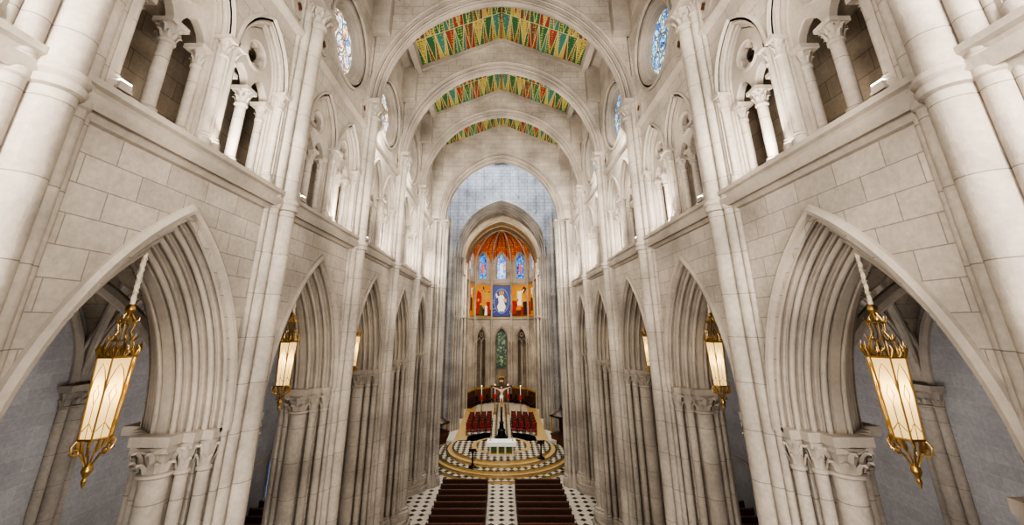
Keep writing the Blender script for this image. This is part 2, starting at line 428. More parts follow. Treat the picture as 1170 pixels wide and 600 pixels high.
# ------------------------------------------------------------ clustered piers
def pier_mesh():
    mb = MB()
    f = lambda z: z-FL
    zc = -2.8
    for hb, w0, w1 in ((.58, .06, T-.06), (.80, .34, T-.34), (1.0, .62, T-.62)):
        mb.box(w0, w1, -hb, hb, 0, f(-2.25), STW)
    for sg in (-1, 1):
        for yy, ww, r in ((.76, .16, .12), (.98, .44, .12), (1.12, .85, .26), (.98, T-.44, .12), (.76, T-.16, .12)):
            shaft(mb, ww, sg*yy, 0, f(zc), r, STSH, 16, rings=())
            base(mb, ww, sg*yy, .45, r, STS, 16, .5)
            capital(mb, ww, sg*yy, f(zc), r, STS, .5, 9 if r > .2 else 7)
    e = 0
    for hb, w0, w1 in ((.92, .0, T), (1.15, .22, T-.22), (1.5, .45, T-.45)):
        mb.box(w0, w1, -hb, hb, f(-2.3)+e, f(-2.12)+e, STS); mb.box(w0+.04, w1-.04, -hb+.04, hb-.04, f(-2.42)+e, f(-2.3)+e, STS); e += .004
    for yy, ww, r, zt in ((0, -.17, .25, 8.9), (.37, -.06, .15, 9.1), (-.37, -.06, .15, 9.1), (.58, -.0, .08, 12.8), (-.58, -.0, .08, 12.8)):
        shaft(mb, ww, yy, 0, f(zt), r, STSH, 20, rings=(f(3.0),))
        base(mb, ww, yy, .5, r, STS, 20, .6)
        if zt < 10: capital(mb, ww, yy, f(zt), r, STS, .5, 9)
    mb.box(-.56, .05, -.6, .6, f(9.42), f(9.6), STS)
    for yy, ww, r in ((0, T+.12, .26), (.4, T+.03, .13), (-.4, T+.03, .13)):
        shaft(mb, ww, yy, 0, f(zc), r, STSH, 16); base(mb, ww, yy, .45, r, STS, 16, .5); capital(mb, ww, yy, f(zc), r, STS, .5, 8)
    mb.box(T-.05, T+.5, -.6, .6, f(-2.3), f(-2.12), STS)
    for gx, h in ((.12, .45), (.22, .25)):
        P = [(-.4-gx, -.35), (-.4-gx, .35), (-.2-gx, .75+gx*.6), (.25, 1.1+gx), (.6, 1.4+gx), (T-.6, 1.4+gx), (T-.25, 1.1+gx), (T+.2, .6), (T+.4+gx, .35), (T+.4+gx, -.35), (T+.2, -.6), (T-.25, -1.1-gx), (T-.6, -1.4-gx), (.6, -1.4-gx), (.25, -1.1-gx), (-.2-gx, -.75-gx*.6)]
        n = len(P)
        mb.add([(x, y, 0) for x, y in P]+[(x, y, h+.05) for x, y in P], [tuple(range(n, 2*n))]+[(i, (i+1) % n, n+(i+1) % n, n+i) for i in range(n)], STS)
    return mb
pm = pier_mesh(); first = None
for s in (1, -1):
    for py in PIERS:
        loc = (s*W, py, 0); rz = 0 if s > 0 else pi
        if first is None: first = pm.build('clustered_pier', loc, world=False)
        else: inst(first, 'clustered_pier', loc, rz)

# ------------------------------------------------------------ transverse arches + ceiling
RIDGE, SL = 17.56, .42
gab = lambda u: RIDGE-SL*abs(u)
TT = 1.15
TPROF = rollprof(3, .14, .17, .045, TT, hood=False)
TPROF = [(.12, -.0), (.11, -.06), (.04, -.06), (.03, 0)]+[(o-.0, w) for o, w in TPROF]+[(.03, TT), (.04, TT+.06), (.11, TT+.06), (.12, TT)]
for i, py in enumerate(PIERS[:-1]):
    mb = MB(); mf = lambda u, z, w: (u, py-TT/2+w, z)
    sweep_arch(mb, TPROF, 5.9, 6.2, 9.55, None, mf, STS, n=24)
    for w in (0, TT):
        face_over(mb, 5.9, 6.2, 9.55, None, 0, 0, 0, w, mf, STW, 24, topf=gab)
    for w0, w1 in ((-.16, 0.02), (TT-.02, TT+.16)):
        for sg in (-1, 1):
            a = [(0, RIDGE-.02), (sg*5.95, gab(5.95)-.02), (sg*5.95, gab(5.95)-.34), (0, RIDGE-.34)]
            v = [mf(u, z, w0) for u, z in a]+[mf(u, z, w1) for u, z in a]
            mb.add(v, [(0, 1, 2, 3), (4, 5, 6, 7), (2, 3, 7, 6), (0, 1, 5, 4)], STS)
    mb.build('transverse_arch')
mb = MB()
mats = [C_GREEN, C_RED, C_TEAL, C_GREEN, C_GOLD, C_BROWN]
XE = 4.95; nc = 9; cw = XE/nc
for bi in range(len(PIERS)-1):
    ya, yb = PIERS[bi]+TT/2, PIERS[bi+1]-TT/2
    for sg in (-1, 1):
        for half in range(2):
            y0 = ya+(yb-ya)/2*half; y1 = y0+(yb-ya)/2
            for c in range(nc):
                x0, x1 = c*cw, (c+1)*cw; xm = (x0+x1)/2; g = .03
                Pf = lambda x, y, d=0: (sg*x, y, gab(x)-d)
                A, B = mats[(c+half*2) % 6], mats[(c+3+half) % 6]
                mb.quad(Pf(x0, y0), Pf(x1, y0), Pf(x1, y1), Pf(x0, y1), C_EDGE)
                mb.poly([Pf(x0+g, y0+.03, .01), Pf(x1-g, y0+.03, .01), Pf(xm, y1-.1, .01)], A)
                mb.poly([Pf(x0+.015, y0+.25, .01), Pf(xm-g, y1-.03, .01), Pf(x0+.015, y1-.03, .01)], B)
                mb.poly([Pf(x1-.015, y0+.25, .01), Pf(x1-.015, y1-.03, .01), Pf(xm+g, y1-.03, .01)], B)
        mb.quad((sg*XE, ya, gab(XE)), (sg*6, ya, gab(6)), (sg*6, yb, gab(6)), (sg*XE, yb, gab(XE)), STS)
        mb.box(min(sg*XE, sg*(XE+.35)), max(sg*XE, sg*(XE+.35)), ya, yb, gab(XE)-.55, gab(XE)+.02, STS)
        for yy in (ya, yb-.45):
            mb.box(min(sg*5.2, sg*6), max(sg*5.2, sg*6), yy, yy+.45, 12.9, gab(5.3), STS)
    mb.box(-.07, .07, ya, yb, RIDGE-.14, RIDGE-.02, C_BROWN)
mb.build('ceiling')

# ------------------------------------------------------------ aisles
ASP = 15.6
for side, s in (('left', -1), ('right', 1)):
    mb = MB()
    x0, x1 = W+T, ASP; xm = (x0+x1)/2; hx = (x1-x0)/2; hy = L/2
    for bi in range(len(PIERS)-1):
        yc = (PIERS[bi]+PIERS[bi+1])/2
        def barrel(u, hw, rise):
            R = (rise**2+hw**2)/(2*hw); c = R-hw; return sqrt(max(0, R*R-(abs(u)+c)**2))
        n = 24; rows = []
        for i in range(n+1):
            u = -hy+2*hy*i/n
            rows.append([(s*(xm-hx+2*hx*j/n), yc+u, -2.1+max(barrel(u, hy, 4.5), barrel(-hx+2*hx*j/n, hx, 4.5))) for j in range(n+1)])
        mb.grid(rows, STT)
        for sg in (-1, 1):
            mb.tube([(s*(xm-hx*t*sg), yc-hy*t, -2.22+barrel(hy*t, hy, 4.5)) for t in [k/16 for k in range(-16, 17)]], .15, STS, 8)
    for py in PIERS:
        mf = lambda u, z, w: (s*(xm+u), py-.45+w, z)
        sweep_arch(mb, rollprof(2, .16, .2, .06, .9, False), hx, 4.45, -2.2, None, mf, STS, 14)
    mb.build('aisle_vault_'+side)
    mb = MB()
    mb.quad((s*ASP, PIERS[0], FL), (s*ASP, PIERS[-1]+1, FL), (s*ASP, PIERS[-1]+1, 3), (s*ASP, PIERS[0], 3), STG)
    for py in PIERS:
        for yy, r in ((0, .28), (.42, .15), (-.42, .15)):
            shaft(mb, s*(ASP-.05), py+yy, FL, -2.8, r, STSH); base(mb, s*(ASP-.05), py+yy, FL, r, STS); capital(mb, s*(ASP-.05), py+yy, -2.8, r, STS)
        mb.box(min(s*(ASP-.5), s*ASP), max(s*(ASP-.5), s*ASP), py-.75, py+.75, -2.3, -2.1, STS)
    for bi in range(len(PIERS)-1):
        yc = (PIERS[bi]+PIERS[bi+1])/2
        sweep_arch(mb, [(.1, 0), (.1, -.12), (0, -.2), (-.12, -.2), (-.2, -.1), (-.2, 0)], 2.6, 4.1, -2.1, None, lambda u, z, w: (s*(ASP+w), yc+u, z), STS, 14)
        mb.box(min(s*(ASP-.12), s*ASP), max(s*(ASP-.12), s*ASP), yc-2.1, yc+2.1, -8.6, -8.4, STS)
    mb.build('wall_aisle_'+side)
    mb = MB(); mb.quad((s*6.5, 34.6, FL), (s*16, 34.6, FL), (s*16, 34.6, 3), (s*6.5, 34.6, 3), STG)
    mb.build('wall_aisle_end_'+side)
wn += 1; mb = MB()
mp_ = lambda u, z, w: (-ASP+.03+w, 31.0+u, z)
mb.poly([mp_(u, z, 0) for u, z in arch(0, .55, .9, -9.0, -10.9, 8)], G_BLUE)
sweep_arch(mb, [(.16, 0), (.14, .1), (.03, .1), (0, 0)], .55, .9, -9.0, -10.9, mp_, STS, 8)
mb.tube([mp_(0, -10.9, .03), mp_(0, -8.2, .03)], .03, IRON, 6)
mb.build('window_%d' % wn)

# ------------------------------------------------------------ crossing
CY = PIERS[-1]
mb = MB(); CT = 1.9
mf = lambda u, z, w: (u, CY-.7+w, z)
CP = rollprof(3, .26, .28, .07, CT, hood=False)
sweep_arch(mb, CP, 5.4, 6.2, 8.6, None, mf, STS, 26)
for w in (0, CT): face_over(mb, 5.4, 6.2, 8.6, None, 0, 0, 0, w, mf, STW, 26, topf=gab)
for sg in (-1, 1):
    bx_ = lambda a, b, y0, y1, z0, z1, m: mb.box(min(sg*a, sg*b), max(sg*a, sg*b), y0, y1, z0, z1, m)
    bx_(5.4, 8.6, CY-.68, CY+1, 8.6, 15.5, STW)
    bx_(5.0, 8.6, CY+.45, CY+1.25, FL, 24, STW)
    for xx, dy, r in ((5.28, .12, .13), (5.02, .3, .13), (4.88, .62, .2), (5.0, .95, .13)):
        shaft(mb, sg*xx, CY+dy, FL, 8.0, r, STSH, 14, rings=(3.0,)); capital(mb, sg*xx, CY+dy, 8.0, r, STS)
        base(mb, sg*xx, CY+dy, FL, r, STS, 14, .8)
    bx_(4.6, 6, CY-.05, CY+1.2, 8.5, 8.66, STS)
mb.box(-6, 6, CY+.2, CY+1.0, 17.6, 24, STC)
mb.build('crossing_arch')
YC2 = 45.3
mb = MB()
for sg in (-1, 1):
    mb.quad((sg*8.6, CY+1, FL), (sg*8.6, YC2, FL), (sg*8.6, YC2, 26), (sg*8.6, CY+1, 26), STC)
mb.build('wall_crossing')
mb = MB(); mf = lambda u, z, w: (u, YC2+w, z)
CHT = 1.6
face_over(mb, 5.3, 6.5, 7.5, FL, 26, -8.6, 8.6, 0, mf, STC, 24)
chp = rollprof(4, .24, .26, .075, CHT, True)
sweep_arch(mb, chp[:5+14*4], 5.3, 6.5, 7.5, FL, mf, STS, 24)
for x in range(-8, 9):
    zb_ = 14.6 if abs(x) < 3 else 12.6 if abs(x) < 5 else 8
    mb.box(x-.07, x+.07, YC2-.12, YC2+.02, zb_, 26, STC)
mb.box(-8.6, 8.6, YC2-.35, YC2+.02, 19.0, 19.4, STC)
for sg in (-1, 1):
    for k in range(4):
        xx = sg*(5.3-.24*k); yy = YC2+.1+.26*k
        shaft(mb, xx, yy, FL, 7.0, .14, STSH, 12, rings=(.6,)); capital(mb, xx, yy, 7.0, .14, STS, .45, 7)
    for k in range(3):
        shaft(mb, sg*(5.9+.5*k), YC2-.05, FL, 12-.3*k, .2, STSH, 12, rings=(3.0,))
mb.build('chancel_arch')

# ------------------------------------------------------------ chancel + apse
AC = 57.0; AR = 4.95; SF = -10.5
mb = MB()
bays = [(YC2+1.4, 51.5), (51.5, AC)]
for sg in (-1, 1):
    for a, b in bays:
        yc = (a+b)/2; h = (b-a)/2
        mf = lambda u, z, w: (sg*(4.75+w), yc+u, z)
        for c in (-h/2, h/2):
            mfc = lambda u, z, w, c=c: mf(u+c, z, w)
            face_over(mb, .95, 2.0, -2.4, SF, .8, -h/2, h/2, 0, mfc, STW, 10)
            sweep_arch(mb, [(0, 0), (-.05, .05), (-.1, .12), (-.1, .5)], .95, 2.0, -2.4, SF, mfc, STS, 10)
        mb.quad(mf(-h, .8, 0), mf(h, .8, 0), mf(h, 7.6, 0), mf(-h, 7.6, 0), STW)
        sweep_arch(mb, [(.1, 0), (.05, -.08), (-.1, -.06), (-.15, .0)], 1.9, 2.6, 7.4, 6, mf, STS, 12)
        for z in (.7, 5.8): mb.box(min(sg*4.55, sg*4.8), max(sg*4.55, sg*4.8), a, b, z, z+.3, STS)
    for yy in (YC2+1.4, 51.5, AC):
        for d in (-.25, 0, .25):
            shaft(mb, sg*4.6, yy+d, SF, 7.1, .13, STSH, 10, rings=(.8,)); capital(mb, sg*4.6, yy+d, 7.1, .13, STS, .4, 6)
    mb.quad((sg*7.5, YC2, FL), (sg*7.5, 60, FL), (sg*7.5, 60, 2), (sg*7.5, YC2, 2), STT)
mb.build('chancel_walls')
mb = MB()
for i, (a, b) in enumerate(bays):
    pts = arch(0, 4.75, 5.7, 7.5, None, 14)
    mb.grid([[(u, a, z) for u, z in pts], [(u, b, z) for u, z in pts]], STW if i == 0 else APV2)
for yy in (YC2+1.7, 49.0, 51.5, 54.2, AC):
    sweep_arch(mb, rollprof(1, .15, .25, .08, .6, False), 4.75, 5.65, 7.5, None, lambda u, z, w: (u, yy-.3+w, z), STS, 16)
mb.build('chancel_vault')

verts = [(AR*sin(radians(-90+36*k)), AC+AR*cos(radians(-90+36*k))) for k in range(6)]
mb = MB(); paint = []
for k in range(5):
    A = Vector((*verts[k], 0)); B = Vector((*verts[k+1], 0)); Mid = (A+B)/2; d = (B-A).normalized(); hl = (B-A).length/2
    nrm = Vector((Mid.x, Mid.y-AC, 0)).normalized()
    mf = lambda u, z, w, Mid=Mid, d=d, nrm=nrm: tuple(Mid+d*u+nrm*w+Vector((0, 0, z)))
    paint.append((mf, hl))
    face_over(mb, 1.05, 2.1, -2.5, SF, .8, -hl, hl, 0, mf, STW, 10)
    sweep_arch(mb, [(.15, 0), (.12, -.08), (.02, -.06), (0, 0), (-.05, .05), (-.12, .04), (-.16, .14), (-.2, .2), (-.2, .6)], 1.05, 2.1, -2.5, SF, mf, STS, 10)
    for c in (-1.12, 1.12):
        X, Y, _ = mf(c, 0, -.1); shaft(mb, X, Y, SF, -3.0, .12, STSH, 10); capital(mb, X, Y, -3.0, .12, STS, .4, 6, 10); base(mb, X, Y, SF, .12, STS, 10)
    if k != 2:
        X, Y, _ = mf(0, 0, .3); shaft(mb, X, Y, SF, -3.2, .09, STSH, 10); capital(mb, X, Y, -3.2, .09, STS, .35, 6, 10)
        for c in (-.42, .42):
            mb.tube([mf(c+u, z, .3) for u, z in arch(0, .42, .8, -2.8, None, 6)], .06, STS, 6)
        mb.tube([mf(.25*cos(t), -1.5+.25*sin(t), .3) for t in [2*pi*j/14 for j in range(14)]], .05, STS, 6, True)
    mb.quad(mf(-hl, .8, 0), mf(hl, .8, 0), mf(hl, 6.6, 0), mf(-hl, 6.6, 0), STW)
    face_over(mb, .72, 1.3, 9.1, 6.6, 11.6, -hl, hl, 0, mf, STW, 10)
    sweep_arch(mb, [(.2, 0), (.17, -.08), (.05, -.05), (0, 0), (-.06, .1), (-.08, .3)], .72, 1.3, 9.1, 6.6, mf, STS, 10)
    for z, h in ((.55, .4), (5.75, .35)):
        rows = [[mf(-hl, z, 0), mf(hl, z, 0)], [mf(-hl, z+.1, -.18), mf(hl, z+.1, -.18)], [mf(-hl, z+h, -.2), mf(hl, z+h, -.2)], [mf(-hl, z+h+.04, 0), mf(hl, z+h+.04, 0)]]
        mb.grid(rows, STS)
for vx, vy in verts:
    shaft(mb, vx*.97, AC+(vy-AC)*.97, SF, 7.3, .15, STSH, 12, rings=(.8, 5.9)); capital(mb, vx*.97, AC+(vy-AC)*.97, 7.3, .15, STS, .4, 7)
n = 20
mb.grid([[(8.6*sin(a), AC+8.6*cos(a), z) for a in [-pi/2+pi*k/n for k in range(n+1)]] for z in (SF, 2)], STT)
mb.grid([[(r*sin(a), AC+r*cos(a), 1.0) for a in [-pi/2+pi*k/n for k in range(n+1)]] for r in (5.2, 8.6)], STT)
mb.build('apse_wall')
mb = MB(); KZ = 13.4
for k in range(5):
    mf, hl = paint[k]
    top = arch(0, hl, 2.6, 8.2, None, 8)
    rows = []
    for j in range(9):
        t = j/8.
        row = []
        for u, z in top:
            p = Vector(mf(u, 0, 0)); q = Vector((0, AC, 0)); pp = p.lerp(q, t)
            zz = z+(KZ-z)*sqrt(1-(1-t)**2)
            row.append((pp.x, pp.y, zz))
        rows.append(row)
    mb.grid(rows, APV)
for vx, vy in verts:
    mb.tube([(vx*(1-t), vy+(AC-vy)*t, 7.7+(KZ-.1-7.7)*sqrt(1-(1-t)**2)) for t in [j/14 for j in range(15)]], .13, STS, 8)
for k in range(5):
    mf, hl = paint[k]
    for c in (-.5, 0, .5):
        p = Vector(mf(c*hl, 0, 0)); zz0 = 10.7 if c == 0 else 10.0
        mb.tube([(p.x*(1-t), p.y+(AC-p.y)*t, zz0+(KZ-.08-zz0)*sqrt(1-(1-t)**2)) for t in [j/14 for j in range(15)]], .06, BROWN if c else GOLD, 6)
mb.sphere((0, AC, KZ-.1), .4, DGOLD)
mb.build('apse_vault')
for k in range(5):
    mf, hl = paint[k]; wn += 1; mb = MB()
    mb.poly([mf(u, z, .22) for u, z in arch(-.05, .72, 1.3, 9.1, 6.6, 8)], G_APSE)
    mb.tube([mf(0, 6.6, .2), mf(0, 10.2, .2)], .02, IRON, 6)
    mb.poly([mf(u, z, .19) for u, z in ((-.2, 7.2), (.22, 7.2), (.26, 8.4), (.1, 9.0), (-.1, 9.0), (-.24, 8.4))], plain('glass_figure_%d' % k, (.1, .1, .1), .5, emit=((.9, .6, .3), (.8, .15, .08), (.8, .85, .9), (.8, .12, .06), (.9, .6, .3))[k], es=1.0))
    mb.build('window_%d' % wn)
wn += 1
mb = MB(); mb.poly([(u, AC+8.4, z) for u, z in arch(0, .75, 1.3, -2.2, -6.5, 8)], G_GREEN)
sweep_arch(mb, [(.2, -.1), (.1, -.2), (0, -.1), (0, 0)], .75, 1.3, -2.2, -6.5, lambda u, z, w: (u, AC+8.45+w, z), STS, 8)
mb.build('window_%d' % wn)

def blob(mb, mf, pts, w, mat): mb.poly([mf(u, z, w) for u, z in pts], mat)
def ell(cu_, cz, a, b, n=20): return [(cu_+a*cos(2*pi*k/n), cz+b*sin(2*pi*k/n)) for k in range(n)]
FLESH = plain('flesh_paint', (.55, .28, .13), .6); WPAINT = plain('white_paint', (.80, .77, .68), .6); DK = plain('dark_paint', (.04, .015, .015), .6)
OCHRE = plain('ochre_paint', (.62, .36, .05), .5, noise=.3)
GREENP = plain('green_paint', (.05, .10, .03), .6)
def person(mb, mf, cu_, z0, h, robe, w, arms=0):
    k = h/1.7
    blob(mb, mf, [(cu_-.28*k, z0), (cu_+.28*k, z0), (cu_+.24*k, z0+.7*k), (cu_+.26*k, z0+1.35*k), (cu_+.08*k, z0+1.46*k), (cu_-.08*k, z0+1.46*k), (cu_-.26*k, z0+1.35*k), (cu_-.22*k, z0+.7*k)], w, robe)
    blob(mb, mf, ell(cu_, z0+1.58*k, .16*k, .17*k, 14), w-.002, OCHRE)
    blob(mb, mf, ell(cu_, z0+1.58*k, .09*k, .12*k, 12), w-.006, FLESH)
    if arms:
        blob(mb, mf, [(cu_+.2*k, z0+1.3*k), (cu_+.55*k, z0+1.6*k*arms), (cu_+.6*k, z0+1.5*k*arms), (cu_+.22*k, z0+1.1*k)], w-.004, robe)
for k in range(5):
    mf0, hl = paint[k]; mb = MB(); mf = lambda u, z, w: mf0(u, z, w-.12)
    bg = BLUE if k == 2 else ORANGE
    h = hl-.06
    v = [mf(-h, 1.0, 0), mf(h, 1.0, 0), mf(h, 5.6, 0), mf(-h, 5.6, 0)]
    mb.poly(v, bg)
    for u0, u1, z0, z1 in ((-h, h, 1.0, 1.12), (-h, h, 5.5, 5.62), (-h, -h+.1, 1, 5.6), (h-.1, h, 1, 5.6)):
        mb.poly([mf(u0, z0, -.03), mf(u1, z0, -.03), mf(u1, z1, -.03), mf(u0, z1, -.03)], DK if k == 2 else DGOLD)
    if k == 2:
        blob(mb, mf, ell(0, 3.3, 1.12, 1.85, 28), -.012, SKYB); blob(mb, mf, ell(0, 3.3, 1.04, 1.74, 28), -.016, BLUE)
        blob(mb, mf, [(-.62, 2.1), (.62, 2.1), (.7, 2.5), (.45, 2.9), (-.45, 2.9), (-.7, 2.5)], -.02, OCHRE)
        blob(mb, mf, [(-.45, 1.75), (.4, 1.75), (.6, 2.6), (.42, 3.0), (.45, 3.8), (.2, 4.2), (-.2, 4.2), (-.48, 3.8), (-.42, 3.0), (-.58, 2.5)], -.024, WPAINT)
        blob(mb, mf, [(-.4, 3.9), (-.75, 3.7), (-.85, 4.3), (-.7, 4.4), (-.6, 4.0), (-.3, 4.05)], -.026, WPAINT)
        blob(mb, mf, [(.3, 3.2), (.75, 3.1), (.75, 3.6), (.3, 3.6)], -.028, OCHRE)
        blob(mb, mf, ell(0, 4.5, .36, .38), -.026, OCHRE); blob(mb, mf, ell(0, 4.48, .24, .3), -.028, BROWN); blob(mb, mf, ell(0, 4.46, .16, .23), -.03, FLESH)
        for _ in range(26):
            uu, zz = random.uniform(-1.35, 1.35), random.uniform(1.3, 5.3)
            if (uu/1.15)**2+((zz-3.3)/1.9)**2 > 1: blob(mb, mf, ell(uu, zz, .05, .05, 6), -.02, WPAINT)
    elif k == 1:
        blob(mb, mf, [(-h+.1, 1.12), (h-.1, 1.12), (h-.1, 2.0), (.4, 2.5), (-.3, 2.3), (-h+.1, 2.2)], -.01, BROWN)
        blob(mb, mf, ell(.7, 4.0, .5, 1.0), -.01, OCHRE); blob(mb, mf, ell(-.8, 3.6, .45, 1.2), -.01, RED)
        blob(mb, mf, [(-.09, 1.4), (.09, 1.4), (.09, 5.3), (-.09, 5.3)], -.015, DK); blob(mb, mf, [(-1.1, 4.5), (1.1, 4.5), (1.1, 4.7), (-1.1, 4.7)], -.015, DK)
        blob(mb, mf, [(-1, 4.65), (-.15, 4.3), (-.17, 3.4), (-.06, 2.1), (.06, 2.1), (.17, 3.4), (.15, 4.3), (1, 4.65), (.95, 4.75), (.15, 4.6), (-.15, 4.6), (-.95, 4.75)], -.02, FLESH)
        blob(mb, mf, ell(0, 4.75, .14, .17), -.022, FLESH)
        person(mb, mf, -.95, 1.4, 2.1, RED, -.02); person(mb, mf, .85, 1.4, 2.1, RED, -.02); person(mb, mf, -.5, 1.2, 1.7, GREENP, -.03); person(mb, mf, .45, 1.2, 1.6, WPAINT, -.03)
    elif k == 3:
        blob(mb, mf, [(-h+.1, 1.12), (h-.1, 1.12), (h-.1, 2.4), (.3, 2.0), (-h+.1, 1.8)], -.01, BROWN)
        blob(mb, mf, [(-1.2, 2.2), (-.8, 2.0), (1.3, 5.0), (.8, 5.4)], -.011, BROWN)
        blob(mb, mf, ell(0, 3.9, .75, 1.3), -.012, OCHRE)
        person(mb, mf, 0, 2.6, 2.5, WPAINT, -.02, 1); person(mb, mf, -.95, 1.4, 2.3, RED, -.02, 1); person(mb, mf, .95, 1.3, 2.2, DK, -.02); person(mb, mf, .45, 1.2, 1.4, RED, -.03)
    else:
        for j in range(3): person(mb, mf, -.8+.8*j, 1.3+.5*(j % 2), 2.2, (RED, BROWN, OCHRE)[j], -.02-.01*j)
        person(mb, mf, .1, 3.4, 1.9, WPAINT, -.02, 1)
    mb.build('apse_painting')

# ------------------------------------------------------------ floors
mb = MB(); mb.quad((-16, -3, FL), (16, -3, FL), (16, 68, FL), (-16, 68, FL), FLOOR); mb.build('floor')
mb = MB()
CYs = 40.8
radii = [(6.75, CHK), (6.15, YEL), (5.7, CHK), (4.95, YEL), (4.4, CHK)]
for i, (r, m) in enumerate(radii):
    z0 = FL+.16*i; z1 = z0+.16
    nxt = radii[i+1][0] if i < 4 else 0.01
    n = 72
    def rg(rr, z): return [(rr*cos(2*pi*k/n), CYs+rr*sin(2*pi*k/n), z) for k in range(n)]
    mb.grid([rg(r, z0), rg(r, z1-.03), rg(r+.03, z1-.03), rg(r+.03, z1)], YEL, True)
    mb.grid([rg(r+.03, z1), rg(r-.10, z1)], DARKM, True)
    mb.grid([rg(r-.10, z1), rg(max(.01, nxt), z1)], m, True)
mb.grid([[(2.7*cos(2*pi*k/48), CYs+2.7*sin(2*pi*k/48), FL+.807) for k in range(48)], [(2.3*cos(2*pi*k/48), CYs+2.3*sin(2*pi*k/48), FL+.808) for k in range(48)]], YEL, True)
mb.build('altar_steps')
mb = MB(); mb.box(-5.2, 5.2, 42.2, 66, FL, SF, PALE); mb.box(-1, 1, 42.5, 60, SF, SF+.01, CHK)
for x in (-3.9, 3.9): mb.box(x-.6, x+.6, 42.3, 60, SF, SF+.012, YEL)
mb.build('chancel_floor')

# ------------------------------------------------------------ pews
def pew():
    mb = MB(); w = 1.55
    mb.box(-w, w, -.02, .03, .42, .92, WOOD); mb.box(-w-.02, w+.02, -.04, .06, .90, .96, WOOD2)
    mb.box(-w, w, .0, .42, .42, .46, WOOD2); mb.box(-w, w, .36, .40, .30, .42, WOOD)
    for sx in (-1, 1):
        P = [(-.08, 0), (.48, 0), (.46, .3), (.46, .5), (.2, .6), (.1, .98), (-.06, .98), (-.06, .4)]
        x0, x1 = sx*w-.03, sx*w+.03; n = len(P)
        mb.add([(x0, y, z) for y, z in P]+[(x1, y, z) for y, z in P], [tuple(range(n)), tuple(range(2*n-1, n-1, -1))]+[(i, (i+1) % n, n+(i+1) % n, n+i) for i in range(n)], WOOD)
    mb.box(-w, w, -.36, -.20, .16, .22, WOOD2); mb.box(-w, w, -.30, -.26, .0, .16, WOOD); mb.box(-w, w, -.16, -.02, .62, .65, WOOD2)
    return mb
pw = pew(); fp = None
for r in range(11):
    for sx in (-1, 1):
        loc = (sx*2.52, 32.1-r*.92, 0)
        if fp is None: fp = pw.build('church_pew', loc, world=False)
        else: inst(fp, 'church_pew', loc)
for sx in (-1, 1):
    for r in range(8):
        inst(fp, 'church_pew', (sx*13.2, 22.5+r*1.0, 0))

# ------------------------------------------------------------ altar & sanctuary furniture
AZ = FL+.8
mb = MB()
mb.box(-1.15, 1.15, 37.7, 38.7, AZ, AZ+.1, PALE); mb.box(-1.0, 1.0, 37.8, 38.6, AZ+.1, AZ+.88, DGOLD)
for x in (-.95, -.32, .32, .95): mb.box(x-.05, x+.05, 37.72, 37.82, AZ+.1, AZ+.88, PALE)
for x in (-.635, 0, .635): mb.box(x-.22, x+.22, 37.77, 37.81, AZ+.2, AZ+.78, GREENP)
mb.box(-1.22, 1.22, 37.6, 38.8, AZ+.88, AZ+1.0, WHITE); mb.box(-1.23, 1.23, 37.59, 37.61, AZ+.7, AZ+1.0, WHITE)
for x in (-.95, .95): mb.lathe([(.07, AZ+1.0), (.03, AZ+1.05), (.03, AZ+1.25), (.05, AZ+1.28), (.025, AZ+1.3), (.025, AZ+1.55)], x, 38.2, GOLD, 8)
mb.build('altar')
def lectern(x, y, z, rz=0):
    mb = MB(); mb.lathe([(.3, 0), (.3, .06), (.1, .14), (.06, .3), (.06, .95), (.12, 1.05)], 0, 0, IRON)
    mb.add([(-.3, -.2, 1.02), (.3, -.2, 1.02), (.3, .2, 1.3), (-.3, .2, 1.3), (-.3, -.2, 1.07), (.3, -.2, 1.07), (.3, .2, 1.35), (-.3, .2, 1.35)], [(0, 1, 2, 3), (4, 5, 6, 7), (0, 1, 5, 4), (2, 3, 7, 6), (1, 2, 6, 5), (0, 3, 7, 4)], IRON)
    o = mb.build('lectern', (x, y, z), world=False); o.rotation_euler = (0, 0, rz)
lectern(-2.3, 36.0, .48, pi); lectern(3.3, 37.6, .64, pi)
emp = bpy.data.objects.new('crucifix', None); emp.location = (0, 43.2, .8); col.objects.link(emp)
mb = MB()
mb.lathe([(.62, 0), (.62, .12), (.4, .2), (.34, .55), (.42, .65), (.24, .8), (.18, 1.2), (.26, 1.3), (.1, 1.45), (.08, 2.3)], 0, 0, IRON)
mb.box(-.1, .1, -.05, .05, 2.2, 5.3, WOOD); mb.box(-1.1, 1.1, -.05, .05, 4.42, 4.62, WOOD)
mb.box(-.2, .2, -.08, -.05, 4.95, 5.1, GOLD)
for p in ((0, 5.34), (-1.12, 4.52), (1.12, 4.52)): mb.sphere((p[0], 0, p[1]), .1, GOLD)
mb.build('cross', (0, 0, 0), world=False, parent=emp)
def skin(name, joints, edges, radii, mat, parent, loc, root=0):
    me = bpy.data.meshes.new(name); me.from_pydata(joints, edges, []); me.materials.append(mat)
    ob = bpy.data.objects.new(name, me); col.objects.link(ob); ob.parent = parent; ob.location = loc
    m = ob.modifiers.new('s', 'SKIN')
    for i, r in enumerate(radii): me.skin_vertices[0].data[i].radius = (r, r)
    me.skin_vertices[0].data[root].use_root = True
    ob.modifiers.new('b', 'SUBSURF').levels = 1; ob.modifiers['b'].render_levels = 2
    return ob
